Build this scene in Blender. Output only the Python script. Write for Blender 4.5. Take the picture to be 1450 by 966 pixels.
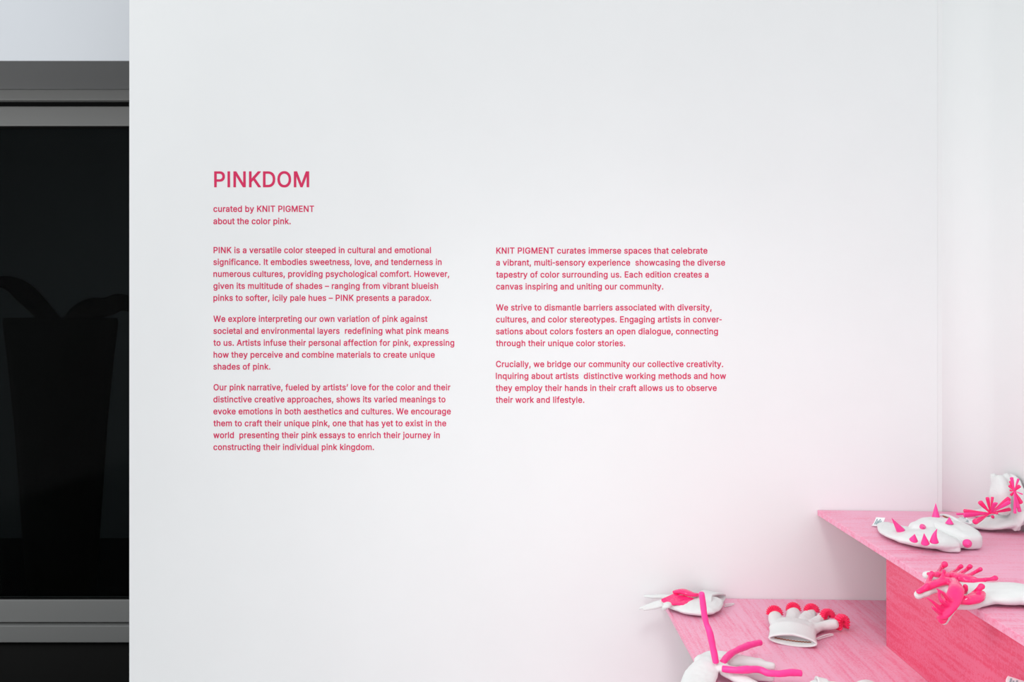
import bpy, bmesh, math, random
from mathutils import Vector, Matrix, noise

for o in list(bpy.data.objects):
    bpy.data.objects.remove(o)
SC = bpy.context.scene
COL = SC.collection
random.seed(7)
PI = math.pi

# ------------------------------------------------------------------ camera
W, H = 1450, 966
F = 1128.0                 # focal length in pixels
VX, VY = 717.0, 450.0      # vanishing point of the depth direction
EYE = 1.5
WALL_Y = 2.256
cam_d = bpy.data.cameras.new('camera')
cam_d.sensor_fit = 'HORIZONTAL'
cam_d.sensor_width = 36.0
cam_d.lens = F / W * 36.0
cam_d.shift_x = (W / 2 - VX) / W
cam_d.shift_y = -(H / 2 - VY) / W
cam_d.clip_start = 0.02
cam = bpy.data.objects.new('camera', cam_d)
cam.location = (0, 0, EYE)
cam.rotation_euler = (PI / 2, 0, 0)
COL.objects.link(cam)
SC.camera = cam

# ------------------------------------------------------------------ light and exposure
world = bpy.data.worlds.new('world')
SC.world = world
world.use_nodes = True
wn = world.node_tree
wn.nodes.clear()
w_out = wn.nodes.new('ShaderNodeOutputWorld')
w_bg = wn.nodes.new('ShaderNodeBackground')
w_tc = wn.nodes.new('ShaderNodeTexCoord')
w_sep = wn.nodes.new('ShaderNodeSeparateXYZ')
w_ramp = wn.nodes.new('ShaderNodeValToRGB')
w_map = wn.nodes.new('ShaderNodeMapRange')
w_map.inputs['From Min'].default_value = -1
w_map.inputs['From Max'].default_value = 1
wn.links.new(w_tc.outputs['Generated'], w_sep.inputs[0])
wn.links.new(w_sep.outputs['Z'], w_map.inputs['Value'])
wn.links.new(w_map.outputs[0], w_ramp.inputs['Fac'])
cr = w_ramp.color_ramp
cr.elements[0].position = 0.0
cr.elements[0].color = (0.80, 0.79, 0.78, 1)
cr.elements[1].position = 1.0
cr.elements[1].color = (0.52, 0.545, 0.56, 1)
e = cr.elements.new(0.5)
e.color = (0.83, 0.84, 0.845, 1)
e = cr.elements.new(0.66)
e.color = (0.66, 0.682, 0.695, 1)
wn.links.new(w_ramp.outputs['Color'], w_bg.inputs['Color'])
# added fill: world brightened from the left and the camera side
w_side = wn.nodes.new('ShaderNodeMapRange')
w_side.inputs['From Min'].default_value = -1.0
w_side.inputs['From Max'].default_value = 0.4
w_side.inputs['To Min'].default_value = 0.69
w_side.inputs['To Max'].default_value = 0.355
wn.links.new(w_sep.outputs['X'], w_side.inputs['Value'])
w_front = wn.nodes.new('ShaderNodeMapRange')
w_front.inputs['From Min'].default_value = -1.0
w_front.inputs['From Max'].default_value = 0.5
w_front.inputs['To Min'].default_value = 1.12
w_front.inputs['To Max'].default_value = 0.40
wn.links.new(w_sep.outputs['Y'], w_front.inputs['Value'])
w_add = wn.nodes.new('ShaderNodeMath')
w_add.operation = 'ADD'
wn.links.new(w_side.outputs[0], w_add.inputs[0])
wn.links.new(w_front.outputs[0], w_add.inputs[1])
wn.links.new(w_add.outputs[0], w_bg.inputs['Strength'])
wn.links.new(w_bg.outputs[0], w_out.inputs['Surface'])


def area_light(name, loc, target, size, watts, color=(1, 1, 1), spread=180):
    d = bpy.data.lights.new(name, 'AREA')
    d.shape = 'SQUARE'
    d.size = size
    d.energy = watts
    d.color = color
    d.spread = math.radians(spread)
    o = bpy.data.objects.new(name, d)
    o.location = loc
    v = Vector(target) - Vector(loc)
    o.rotation_euler = v.to_track_quat('-Z', 'Y').to_euler()
    COL.objects.link(o)
    return o


area_light('ceiling_lamp', (0.15, 0.0, 3.1), (0.5, 1.65, 0.0), 0.6, 3.6, (0.975, 1.0, 0.975), 70)
area_light('added_left_fill', (-1.7, 0.35, 2.2), (1.05, 2.1, 0.7), 0.9, 2.6, (0.985, 1.0, 0.985), 55)  # unseen fill, added to brighten the wall corner under the upper shelf

SC.view_settings.view_transform = 'Standard'
SC.view_settings.look = 'None'
SC.view_settings.gamma = 1.0
SC.view_settings.use_curve_mapping = False
SC.view_settings.exposure = 0.0

GLYPHS = {
' ':(188,[]),
',':(188,["28 -133 84 -134 94 -133 98 -129 152 62 152 79 147 85 68 86 58 85 54 81 24 -109 24 -127"]),
'-':(240,["229 178 230 244 229 254 225 258 25 259 15 258 11 254 10 188 11 178 15 174 215 173 225 174"]),
'.':(188,["142 -2 152 13 156 42 152 70 139 87 124 97 94 102 67 97 48 83 39 70 35 40 39 13 52 -5 67 -15 96 -19 124 -15"]),
'A':(480,["193 524 186 519 4 15 2 9 2 -10 6 -14 16 -15 85 -15 97 -13 147 127 332 127 383 -13 395 -15 473 -14 478 -8 476 15 290 519 286 523 276 524","239 399 262 326 300 214 178 214 208 302"]),
'C':(510,["352 -9 413 24 461 79 477 113 487 149 486 172 481 174 473 175 398 174 394 170 376 125 345 94 305 74 267 68 231 74 195 90 171 110 163 118 139 155 123 205 118 258 124 306 139 354 162 390 195 418 234 436 267 440 305 435 345 415 376 384 394 338 400 334 473 333 485 335 488 340 488 357 478 394 461 430 413 484 351 518 268 531 194 522 139 498 95 461 56 403 34 338 26 265 26 243 34 168 56 105 90 52 139 11 194 -13 257 -22 277 -22"]),
'D':(502,["48 -13 60 -15 221 -15 302 -6 361 16 368 22 412 57 447 108 470 175 477 257 470 338 448 401 418 445 409 456 364 492 303 516 235 524 60 524 50 523 46 519 45 0 46 -8","140 72 140 437 219 437 264 432 309 414 342 386 365 351 380 304 384 260 380 210 365 159 340 121 307 94 270 80 261 77 213 72"]),
'E':(419,["387 -13 390 -8 390 0 390 57 389 67 385 71 140 72 140 214 363 214 369 219 370 229 370 294 365 300 140 301 140 437 382 438 386 442 387 452 386 519 382 523 372 524 50 523 46 519 45 509 46 -10 50 -14 60 -15 375 -15"]),
'G':(520,["192 522 138 498 94 461 54 403 32 338 27 281 25 252 33 168 54 106 64 92 90 53 138 11 199 -14 267 -22 337 -14 387 4 395 10 429 36 465 80 486 135 493 198 492 266 488 270 478 271 283 271 271 269 268 264 268 256 268 199 268 191 271 186 283 184 397 184 396 171 379 129 360 104 334 84 298 71 268 68 235 73 192 92 163 118 139 155 124 202 118 250 124 306 139 354 162 391 194 418 233 436 261 440 305 434 344 414 374 382 394 339 398 335 484 335 488 341 488 360 462 428 414 482 352 518 266 531"]),
'H':(517,["469 -13 472 -8 472 0 472 509 470 521 465 524 457 524 392 524 382 523 378 519 377 304 140 304 139 519 135 523 125 524 60 524 48 522 46 517 45 509 45 0 47 -12 52 -14 60 -15 125 -15 135 -14 139 -10 140 217 377 217 378 -10 382 -14 392 -15 457 -15"]),
'I':(187,["133 -14 139 -10 140 0 140 517 133 524 52 524 46 519 45 509 46 -8 52 -14"]),
'K':(467,["461 -13 464 -8 463 11 266 287 461 497 463 509 461 521 456 524 448 524 364 524 352 522 161 315 140 290 139 519 135 523 125 524 60 524 48 522 46 517 45 509 45 0 47 -12 52 -14 60 -15 125 -15 135 -14 139 -10 140 157 197 216 360 -13 372 -15 449 -15"]),
'M':(628,["580 522 568 524 476 524 466 523 462 520 338 197 315 128 292 197 166 520 162 523 152 524 60 524 52 524 47 521 45 509 45 0 46 -8 48 -13 60 -15 122 -15 132 -14 136 -10 137 332 156 281 272 -10 276 -14 286 -15 350 -14 356 -10 489 332 490 -10 494 -14 504 -15 568 -15 576 -14 581 -12 583 0 583 509 582 517"]),
'N':(523,["475 -13 478 -8 478 0 478 509 476 521 471 524 463 524 399 524 389 523 384 517 384 148 150 520 146 523 136 524 60 524 48 522 46 517 45 509 45 0 47 -12 52 -14 60 -15 125 -15 135 -14 140 -8 140 300 138 363 187 281 373 -11 377 -14 387 -15 463 -15"]),
'O':(533,["340 522 277 530 257 530 194 522 139 498 91 456 56 404 34 340 26 265 26 243 34 170 56 105 91 52 99 44 139 11 194 -13 257 -22 277 -22 340 -13 395 11 443 52 469 91 478 105 500 168 508 243 506 276 500 338 478 403 443 456 396 497","267 440 299 436 337 420 371 391 394 355 410 305 415 254 410 203 394 155 371 118 337 89 299 73 267 68 234 73 196 89 163 118 139 154 127 191 123 205 118 258 124 306 139 354 163 391 196 420 234 436"]),
'P':(445,["50 -14 125 -15 135 -14 139 -10 140 171 237 171 300 177 344 194 380 223 404 254 418 295 424 338 424 358 418 400 403 442 376 476 343 501 298 518 245 524 60 524 50 523 46 519 45 0 46 -10","140 257 140 437 232 437 256 435 286 426 306 410 320 391 328 367 329 346 328 328 320 305 304 284 286 270 258 260 231 257"]),
'T':(449,["265 -14 271 -10 272 0 272 437 427 438 431 442 432 452 431 519 427 523 417 524 22 523 18 519 17 509 18 444 22 438 178 437 178 -8 185 -14"]),
'W':(686,["683 521 678 524 670 524 603 524 593 523 588 518 492 138 394 519 390 523 380 524 306 524 294 522 290 513 193 138 96 518 92 523 82 524 16 524 4 522 2 517 2 498 142 -12 147 -14 155 -15 230 -15 240 -14 244 -10 332 310 343 358 441 -10 445 -14 455 -15 530 -15 542 -13 545 -8 684 498"]),
'a':(389,["349 -13 352 -8 352 0 352 253 348 299 336 331 320 354 298 373 248 394 204 398 184 398 126 390 93 378 69 360 43 333 27 302 26 283 29 278 91 260 108 260 114 263 131 289 159 308 196 315 230 308 243 299 254 285 259 268 260 257 253 248 226 242 168 234 114 225 68 208 47 193 28 171 20 147 16 118 16 98 20 66 34 34 57 8 83 -9 120 -20 161 -24 222 -14 262 10 262 -8 267 -14 337 -15","261 166 261 142 258 125 250 104 234 86 217 72 193 64 175 61 140 66 120 80 108 96 109 114 116 127 144 145 183 154"]),
'b':(424,["43 523 39 519 38 509 39 -10 43 -14 53 -15 122 -14 126 -8 127 17 162 -10 189 -20 218 -22 239 -22 283 -16 324 2 361 36 384 73 400 124 404 200 400 254 384 304 359 343 325 374 283 392 231 399 188 396 160 387 129 362 128 519 124 523 114 524","219 62 197 66 176 77 153 98 138 127 130 158 128 190 130 221 138 248 154 280 172 298 178 302 198 311 223 314 243 311 268 298 288 278 304 246 310 219 313 188 310 159 304 132 288 100 266 78 244 66"]),
'c':(396,["316 370 271 391 263 392 209 399 150 392 105 373 68 341 42 302 26 252 20 198 20 176 26 124 42 74 68 35 106 2 148 -16 197 -22 217 -22 267 -16 317 8 356 46 377 91 377 112 372 116 313 132 292 130 278 100 263 83 259 79 233 66 209 62 183 65 160 78 138 100 122 127 112 186 122 248 136 273 157 297 183 311 204 314 231 311 258 298 276 278 288 252 295 248 312 248 374 264 376 269 376 288 354 332"]),
'd':(424,["382 523 311 524 301 523 297 519 296 362 264 387 237 396 194 399 142 392 101 375 92 367 65 343 41 304 24 250 19 186 24 124 41 73 64 36 100 2 142 -16 185 -22 206 -22 236 -20 262 -10 298 17 298 -8 303 -14 372 -15 382 -14 386 -10 387 509 386 519","206 62 180 66 158 78 138 99 122 132 114 159 111 188 114 219 122 249 138 279 156 298 182 311 202 314 227 311 251 299 272 278 286 251 294 221 297 190 294 156 285 125 271 98 251 78 227 66"]),
'e':(404,["146 392 104 373 67 340 40 300 25 253 20 198 20 176 26 123 42 75 68 35 105 3 149 -16 215 -23 258 -20 294 -10 322 5 344 24 366 51 380 82 380 99 377 104 315 120 298 120 292 116 272 85 244 67 211 62 190 64 162 74 140 93 124 116 114 154 381 155 385 159 386 169 383 246 371 293 355 326 334 350 306 374 280 386 206 399","115 236 122 259 137 281 157 300 184 312 204 314 226 312 251 301 270 281 284 259 290 236"]),
'f':(254,["73 -14 142 -15 152 -14 156 -10 157 312 236 312 242 317 243 327 243 379 241 391 236 394 228 394 157 394 159 432 166 447 181 456 199 458 227 453 235 454 240 456 258 512 257 531 251 536 231 542 185 545 152 542 124 533 102 519 83 498 70 472 66 434 66 394 -2 394 -8 389 -9 327 -7 315 -2 312 6 312 66 312 66 0 67 -10"]),
'g':(425,["382 393 303 393 298 387 298 360 264 387 237 396 194 399 141 392 100 374 66 343 40 303 24 252 19 194 24 130 40 80 66 42 102 13 132 0 146 -5 185 -10 238 -6 263 2 296 25 296 -2 290 -36 270 -62 238 -78 208 -82 164 -74 135 -54 116 -32 109 -26 90 -27 38 -57 37 -80 68 -120 123 -154 206 -166 262 -161 302 -150 335 -130 363 -102 370 -87 382 -63 387 -11 387 379 386 389","207 314 227 311 252 299 272 279 286 252 294 223 297 192 294 162 286 133 272 108 252 88 226 77 203 74 183 77 156 90 136 109 123 133 114 163 111 193 114 221 122 247 138 279 157 299 182 311"]),
'h':(410,["43 523 39 519 38 509 39 -10 43 -14 53 -15 122 -14 128 -10 129 226 132 248 140 272 154 291 172 304 193 312 209 314 236 309 258 294 276 265 281 231 282 -10 286 -14 296 -15 367 -14 371 -10 372 0 372 243 368 294 355 332 335 360 307 382 270 395 225 399 178 394 142 376 129 364 128 519 124 523 114 524"]),
'i':(167,["122 -14 128 -10 129 0 128 387 122 394 45 394 39 389 38 379 38 -8 45 -14","30 510 26 484 30 457 43 441 56 432 83 428 111 432 125 441 137 457 141 482 137 510 125 526 111 535 85 539 56 535 43 526"]),
'j':(167,["122 394 53 394 43 393 39 389 38 -26 36 -45 26 -60 14 -69 -18 -72 -24 -77 -25 -143 -24 -153 -20 -157 6 -158 43 -154 76 -143 102 -122 116 -101 125 -74 129 -32 129 379 128 389","137 510 125 526 111 535 84 539 56 535 42 526 30 510 26 484 30 457 42 441 56 432 82 428 111 432 125 441 137 457 141 482"]),
'k':(381,["43 523 39 519 38 509 39 -10 43 -14 53 -15 114 -15 122 -14 127 -12 129 0 129 130 152 152 282 -13 294 -15 382 -14 386 -8 385 12 224 215 373 367 374 389 370 393 360 394 274 393 129 246 128 519 124 523 114 524"]),
'l':(167,["122 -14 128 -10 129 0 128 517 122 524 45 524 39 519 38 509 38 -8 45 -14"]),
'm':(610,["570 -12 572 0 572 257 568 297 567 307 555 339 532 368 508 386 479 397 426 400 398 398 370 389 345 374 319 348 298 375 270 392 235 400 210 400 163 390 139 376 127 366 126 387 122 393 53 394 45 394 40 391 38 379 38 0 38 -8 41 -13 53 -15 114 -15 124 -14 128 -10 129 236 132 257 140 278 154 296 169 306 195 314 221 310 240 298 255 278 259 255 259 0 260 -8 262 -13 274 -15 335 -15 345 -14 349 -10 350 244 352 259 358 279 372 296 385 306 404 314 413 314 436 312 461 300 476 279 481 250 482 -10 486 -14 496 -15 557 -15 565 -14"]),
'n':(410,["369 -13 372 -8 372 0 372 243 370 274 368 294 355 332 335 360 305 384 275 394 256 396 225 399 176 393 142 376 127 362 126 387 122 393 53 394 41 392 38 387 38 379 38 0 40 -12 45 -14 53 -15 114 -15 124 -14 128 -10 129 226 132 248 140 272 154 291 172 304 193 312 209 314 236 309 258 294 276 265 281 231 282 -10 286 -14 296 -15 357 -15"]),
'o':(415,["148 392 105 373 68 341 42 301 26 252 20 198 20 176 26 122 42 75 68 35 106 2 148 -16 197 -22 217 -22 267 -16 311 3 347 35 374 75 390 122 394 154 396 190 390 254 374 301 347 341 310 374 267 392 217 398 197 398","204 314 235 310 258 297 278 276 293 248 303 189 293 127 278 100 255 78 233 66 210 62 180 66 157 79 138 100 122 127 112 186 122 248 138 276 160 298 183 311"]),
'p':(424,["43 -157 114 -158 124 -157 128 -153 129 16 162 -10 189 -20 231 -23 283 -16 324 2 354 28 361 36 384 73 400 124 404 178 400 254 382 308 359 343 324 375 283 392 239 398 218 398 188 396 160 387 127 361 126 387 122 393 53 394 43 393 39 389 38 -143 39 -153","219 62 197 66 176 77 153 98 138 127 130 158 128 190 130 221 138 248 154 280 172 298 178 302 198 311 223 314 243 311 268 298 288 278 304 246 310 219 313 188 310 159 304 132 288 100 266 78 244 66"]),
'q':(424,["382 -157 386 -153 387 -143 386 389 382 393 372 394 303 393 298 387 298 360 264 387 237 396 207 398 186 398 142 392 101 375 64 341 40 303 24 254 19 192 24 128 41 73 65 34 99 3 142 -16 193 -23 236 -20 263 -10 296 16 297 -153 301 -157 311 -158","206 62 180 66 158 78 138 99 122 132 114 159 111 188 114 219 122 249 138 279 156 298 182 311 202 314 227 311 251 299 272 278 286 251 294 221 297 190 294 156 285 125 271 98 251 78 227 66"]),
'r':(259,["43 -14 114 -15 124 -14 128 -10 129 235 132 253 144 278 154 290 170 302 191 308 205 310 242 307 251 308 256 310 258 322 258 384 257 394 253 398 212 400 174 395 141 381 127 368 126 389 120 394 53 394 43 393 39 389 38 0 39 -10"]),
's':(365,["265 386 232 396 198 398 138 395 104 384 75 367 52 344 37 316 32 273 38 230 61 194 94 172 140 156 202 141 227 133 242 122 252 108 248 92 232 75 206 64 181 60 159 64 135 74 118 90 108 117 104 121 85 122 24 107 22 102 22 85 31 52 48 27 72 5 101 -11 185 -23 232 -20 266 -10 301 10 325 35 340 64 346 106 340 149 316 186 286 208 240 223 182 237 154 246 136 256 126 269 125 276 128 288 143 304 167 315 186 318 209 314 231 303 244 287 254 267 258 263 277 262 336 277 338 282 338 301 314 349 291 371"]),
't':(227,["222 -12 228 -6 228 11 215 66 210 68 202 69 178 66 160 67 148 76 142 85 141 98 141 312 204 312 212 312 217 315 219 327 218 389 212 394 141 394 141 471 140 481 136 485 55 485 51 481 50 471 50 394 -2 394 -7 391 -9 379 -9 327 -8 317 -4 313 50 312 50 92 58 41 81 8 114 -12 166 -19 201 -18"]),
'u':(410,["41 392 38 387 38 379 38 128 42 86 54 49 74 21 104 -3 140 -16 184 -20 231 -14 267 2 283 18 284 -8 288 -14 357 -15 369 -13 372 -8 372 0 372 379 370 391 365 394 357 394 296 394 286 393 282 389 281 154 278 131 270 108 254 88 238 76 217 68 201 66 174 70 152 86 133 116 129 147 128 389 124 393 114 394 53 394"]),
'v':(389,["4 391 2 379 4 367 148 -10 153 -14 163 -15 236 -14 240 -10 384 365 385 389 381 393 371 394 305 394 295 393 292 390 212 170 195 117 178 170 98 390 94 393 84 394 17 394 9 394"]),
'w':(567,["559 389 555 393 545 394 472 394 466 389 398 140 330 389 326 393 316 394 242 393 237 387 192 225 170 138 101 389 97 393 87 394 23 394 11 392 8 387 9 368 125 -12 130 -14 138 -15 199 -15 209 -14 213 -10 284 241 354 -10 358 -14 368 -15 429 -15 441 -13 445 -5 559 368"]),
'x':(379,["9 -13 21 -15 91 -15 103 -13 162 74 189 120 275 -13 287 -15 358 -15 366 -14 371 -12 372 11 246 191 366 368 366 387 364 392 352 394 282 394 270 392 219 317 191 268 112 392 100 394 29 394 21 394 16 391 15 368 134 194 7 11 6 -8"]),
'y':(389,["38 -154 60 -158 92 -160 146 -151 171 -137 192 -117 218 -68 384 365 386 387 381 393 305 394 295 393 292 390 212 170 195 118 98 390 94 393 84 394 17 394 7 393 3 389 4 365 145 -1 136 -28 117 -62 107 -70 98 -74 61 -71 53 -72 48 -74 32 -130 32 -147"]),
'–':(350,["364 180 364 252 358 258 0 259 -10 258 -14 252 -14 180 -8 174 350 173 360 174"]),
'’':(177,["42 304 98 303 108 304 112 308 166 500 166 517 161 523 82 524 72 523 68 519 38 328 38 310"]),
}
HEAD_GLYPHS = {
'P':(445,["53 -12 125 -12 132 -12 136 -7 137 174 237 174 297 180 342 196 374 221 400 255 416 296 420 339 420 357 416 399 400 440 374 474 342 498 297 514 244 520 60 521 53 520 50 518 48 509 48 0 48 -7","137 254 137 440 233 440 261 438 288 428 308 412 322 392 330 369 332 345 330 326 322 304 307 281 288 267 259 257 232 254"]),
'I':(187,["132 -12 136 -7 137 0 136 516 132 520 125 521 53 520 48 516 48 509 48 -7 53 -12 60 -12"]),
'N':(523,["472 -10 474 -7 475 0 475 509 474 518 470 520 463 521 399 521 392 520 388 516 388 136 352 195 148 517 143 520 136 521 60 521 51 520 48 516 48 509 48 0 50 -9 53 -12 60 -12 125 -12 132 -12 136 -7 137 300 135 376 190 282 376 -8 380 -12 387 -12 463 -12"]),
'K':(467,["458 -10 460 -7 461 0 460 10 261 287 458 499 460 509 458 518 455 520 448 521 364 521 355 520 164 313 137 280 136 516 132 520 125 521 60 521 51 520 48 516 48 509 48 0 50 -9 53 -12 60 -12 125 -12 132 -12 136 -9 137 0 137 159 197 222 363 -10 372 -12 449 -12"]),
'D':(502,["51 -10 60 -12 221 -12 299 -4 358 19 365 24 410 60 444 109 467 176 474 257 466 337 445 398 415 443 406 454 363 488 302 512 234 520 60 521 53 520 50 518 48 509 48 0 48 -7","137 69 137 440 220 440 265 435 309 418 344 388 362 362 368 352 382 305 387 256 383 209 368 158 342 118 309 92 273 78 262 74 214 69"]),
'O':(533,["337 520 276 528 254 527 197 520 140 494 94 453 60 403 36 337 28 264 28 244 36 171 58 108 94 55 102 47 140 14 197 -10 258 -18 280 -18 337 -10 394 14 440 55 474 105 498 171 505 252 498 334 476 400 440 453 394 494","268 444 303 438 340 422 374 393 397 356 414 307 418 253 414 201 398 154 374 116 340 86 303 70 266 66 230 70 193 86 160 116 136 153 120 201 116 259 120 307 136 355 160 393 193 422 230 438"]),
'M':(628,["577 520 568 521 476 521 469 520 465 518 340 194 315 116 289 194 163 518 159 520 152 521 60 521 53 520 50 518 48 509 48 0 48 -7 51 -10 60 -12 122 -12 129 -12 134 -7 134 353 158 284 274 -7 279 -12 286 -12 342 -12 349 -12 353 -9 468 284 492 352 492 -7 497 -12 504 -12 568 -12 575 -12 578 -9 580 0 580 509 580 516"]),
}
# ------------------------------------------------------------------ materials
def srgb(r, g, b):
    def f(c):
        c /= 255.0
        return c / 12.92 if c <= 0.04045 else ((c + 0.055) / 1.055) ** 2.4
    return (f(r), f(g), f(b), 1.0)


def base_mat(name, color, rough=0.6, spec=0.5):
    m = bpy.data.materials.new(name)
    m.use_nodes = True
    b = m.node_tree.nodes['Principled BSDF']
    b.inputs['Base Color'].default_value = color
    b.inputs['Roughness'].default_value = rough
    b.inputs['Specular IOR Level'].default_value = spec
    return m, m.node_tree, b


def add_noise(nt, scale, detail=4.0, stretch=(1, 1, 1), rough=0.55):
    tc = nt.nodes.new('ShaderNodeTexCoord')
    mp = nt.nodes.new('ShaderNodeMapping')
    mp.inputs['Scale'].default_value = stretch
    n = nt.nodes.new('ShaderNodeTexNoise')
    n.inputs['Scale'].default_value = scale
    n.inputs['Detail'].default_value = detail
    n.inputs['Roughness'].default_value = rough
    nt.links.new(tc.outputs['Object'], mp.inputs['Vector'])
    nt.links.new(mp.outputs[0], n.inputs['Vector'])
    return n


def bump_from(nt, b, sock, strength, dist):
    bp = nt.nodes.new('ShaderNodeBump')
    bp.inputs['Strength'].default_value = strength
    bp.inputs['Distance'].default_value = dist
    nt.links.new(sock, bp.inputs['Height'])
    nt.links.new(bp.outputs[0], b.inputs['Normal'])


def ramp(nt, sock, stops):
    r = nt.nodes.new('ShaderNodeValToRGB')
    c = r.color_ramp
    c.elements[0].position, c.elements[0].color = stops[0]
    c.elements[1].position, c.elements[1].color = stops[-1]
    for p, col in stops[1:-1]:
        e = c.elements.new(p)
        e.color = col
    nt.links.new(sock, r.inputs['Fac'])
    return r


def paint_mat(name, color):
    m, nt, b = base_mat(name, color, 0.7, 0.25)
    n = add_noise(nt, 2.2, 5.0)
    hi = tuple(min(1, c * 1.012) for c in color[:3]) + (1,)
    lo = tuple(c * 0.985 for c in color[:3]) + (1,)
    r = ramp(nt, n.outputs['Fac'], [(0.3, lo), (0.7, hi)])
    nt.links.new(r.outputs[0], b.inputs['Base Color'])
    n2 = add_noise(nt, 120, 3.0)
    bump_from(nt, b, n2.outputs['Fac'], 0.08, 0.001)
    return m


M = {}
M['wall'] = paint_mat('white_wall_paint', (0.875, 0.89, 0.892, 1))
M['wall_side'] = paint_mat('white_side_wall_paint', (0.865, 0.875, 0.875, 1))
M['lintel'] = paint_mat('pale_grey_wall_paint', (0.75, 0.775, 0.815, 1))
M['floor'] = paint_mat('pale_concrete', (0.80, 0.80, 0.79, 1))
M['text'] = base_mat('crimson_vinyl', srgb(216, 40, 94), 0.55, 0.3)[0]


def board_mat(name, axis, light, mid, dark):
    """stained pink board: fine speckle and long grain streaks along one axis"""
    m, nt, b = base_mat(name, mid, 0.5, 0.5)
    st = {'X': (1.5, 26, 26), 'Y': (26, 1.5, 26)}[axis]
    g = add_noise(nt, 3.2, 8.0, st, 0.70)
    sp = add_noise(nt, 230, 2.0, (1, 1, 1), 0.7)
    bl = add_noise(nt, 3.0, 3.0)
    mx = nt.nodes.new('ShaderNodeMath'); mx.operation = 'MULTIPLY_ADD'
    mx.inputs[1].default_value = 0.62
    nt.links.new(sp.outputs['Fac'], mx.inputs[0])
    nt.links.new(g.outputs['Fac'], mx.inputs[2])
    my = nt.nodes.new('ShaderNodeMath'); my.operation = 'MULTIPLY_ADD'
    my.inputs[1].default_value = 0.30
    nt.links.new(bl.outputs['Fac'], my.inputs[0])
    nt.links.new(mx.outputs[0], my.inputs[2])
    r = ramp(nt, my.outputs[0], [(0.68, dark), (0.88, mid), (1.0, light)])
    nt.links.new(r.outputs[0], b.inputs['Base Color'])
    bump_from(nt, b, sp.outputs['Fac'], 0.25, 0.0006)
    return m


PK_L = (0.87, 0.43, 0.58, 1)
PK_M = (0.86, 0.33, 0.475, 1)
PK_D = (0.85, 0.18, 0.33, 1)
M['board_x'] = board_mat('pink_board_cross_grain', 'X', PK_L, PK_M, PK_D)
M['board_y'] = board_mat('pink_board_long_grain', 'Y', PK_L, PK_M, PK_D)
M['board_shaded'] = board_mat('shaded_pink_board', 'Y', (0.81, 0.155, 0.265, 1), (0.79, 0.09, 0.185, 1), (0.78, 0.058, 0.145, 1))  # panel copy of the shelf pink, deepened to put its shade into the colour


def fabric_mat(name, color):
    m, nt, b = base_mat(name, color, 0.9, 0.1)
    tc = nt.nodes.new('ShaderNodeTexCoord')
    wv = nt.nodes.new('ShaderNodeTexWave')
    wv.inputs['Scale'].default_value = 220
    wv.inputs['Distortion'].default_value = 2.5
    nt.links.new(tc.outputs['Object'], wv.inputs['Vector'])
    n = add_noise(nt, 45, 3.0)
    ad = nt.nodes.new('ShaderNodeMath'); ad.operation = 'MULTIPLY_ADD'
    ad.inputs[1].default_value = 3.0
    nt.links.new(n.outputs['Fac'], ad.inputs[0])
    nt.links.new(wv.outputs['Fac'], ad.inputs[2])
    bump_from(nt, b, ad.outputs[0], 0.28, 0.0012)
    return m


M['cotton'] = fabric_mat('white_knit_cotton', (0.78, 0.797, 0.79, 1))
M['hem'] = base_mat('brown_stitching', srgb(150, 88, 60), 0.9, 0.1)[0]
M['tag'] = base_mat('white_satin_tag', (0.86, 0.87, 0.88, 1), 0.5, 0.3)[0]
M['ink'] = base_mat('grey_tag_print', srgb(150, 172, 178), 0.6, 0.2)[0]


def resin_mat(name, color, rough, bump):
    m, nt, b = base_mat(name, color, rough, 0.5)
    if bump:
        n = add_noise(nt, 90, 3.0)
        bump_from(nt, b, n.outputs['Fac'], bump, 0.002)
    return m


M['resin'] = resin_mat('glossy_hot_pink_resin', (0.98, 0.030, 0.200, 1), 0.14, 0.1)
M['resin_magenta'] = resin_mat('magenta_pink_resin', (0.98, 0.055, 0.330, 1), 0.42, 0.35)
M['resin_red'] = resin_mat('raspberry_red_resin', (0.97, 0.026, 0.13, 1), 0.5, 0.15)
M['metal'] = base_mat('grey_window_metal', (0.235, 0.235, 0.23, 1), 0.45, 0.4)[0]
M['soffit'] = base_mat('dark_grey_soffit', (0.31, 0.31, 0.315, 1), 0.6, 0.3)[0]  # even dark grey, darker than the lintel above
M['gasket'] = base_mat('black_rubber_gasket', (0.004, 0.004, 0.004, 1), 0.8, 0.1)[0]
M['dark_stone'] = base_mat('black_brown_stone', (0.0055, 0.005, 0.0048, 1), 0.7, 0.2)[0]
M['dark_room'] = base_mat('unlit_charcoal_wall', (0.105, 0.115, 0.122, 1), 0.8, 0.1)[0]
M['black_silhouette'] = base_mat('black_silhouette', (0.0015, 0.0015, 0.0015, 1), 0.9, 0.05)[0]  # near-black colour stands in for the unlit pot and leaves


def glass_mat():
    m = bpy.data.materials.new('tinted_window_glass')
    m.use_nodes = True
    nt = m.node_tree
    nt.nodes.clear()
    out = nt.nodes.new('ShaderNodeOutputMaterial')
    tr = nt.nodes.new('ShaderNodeBsdfTransparent')
    tr.inputs['Color'].default_value = (0.55, 0.58, 0.58, 1)
    gl = nt.nodes.new('ShaderNodeBsdfGlossy')
    gl.inputs['Roughness'].default_value = 0.03
    mx = nt.nodes.new('ShaderNodeMixShader')
    mx.inputs[0].default_value = 0.0022
    nt.links.new(tr.outputs[0], mx.inputs[1])
    nt.links.new(gl.outputs[0], mx.inputs[2])
    nt.links.new(mx.outputs[0], out.inputs['Surface'])
    return m


M['glass'] = glass_mat()


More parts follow.
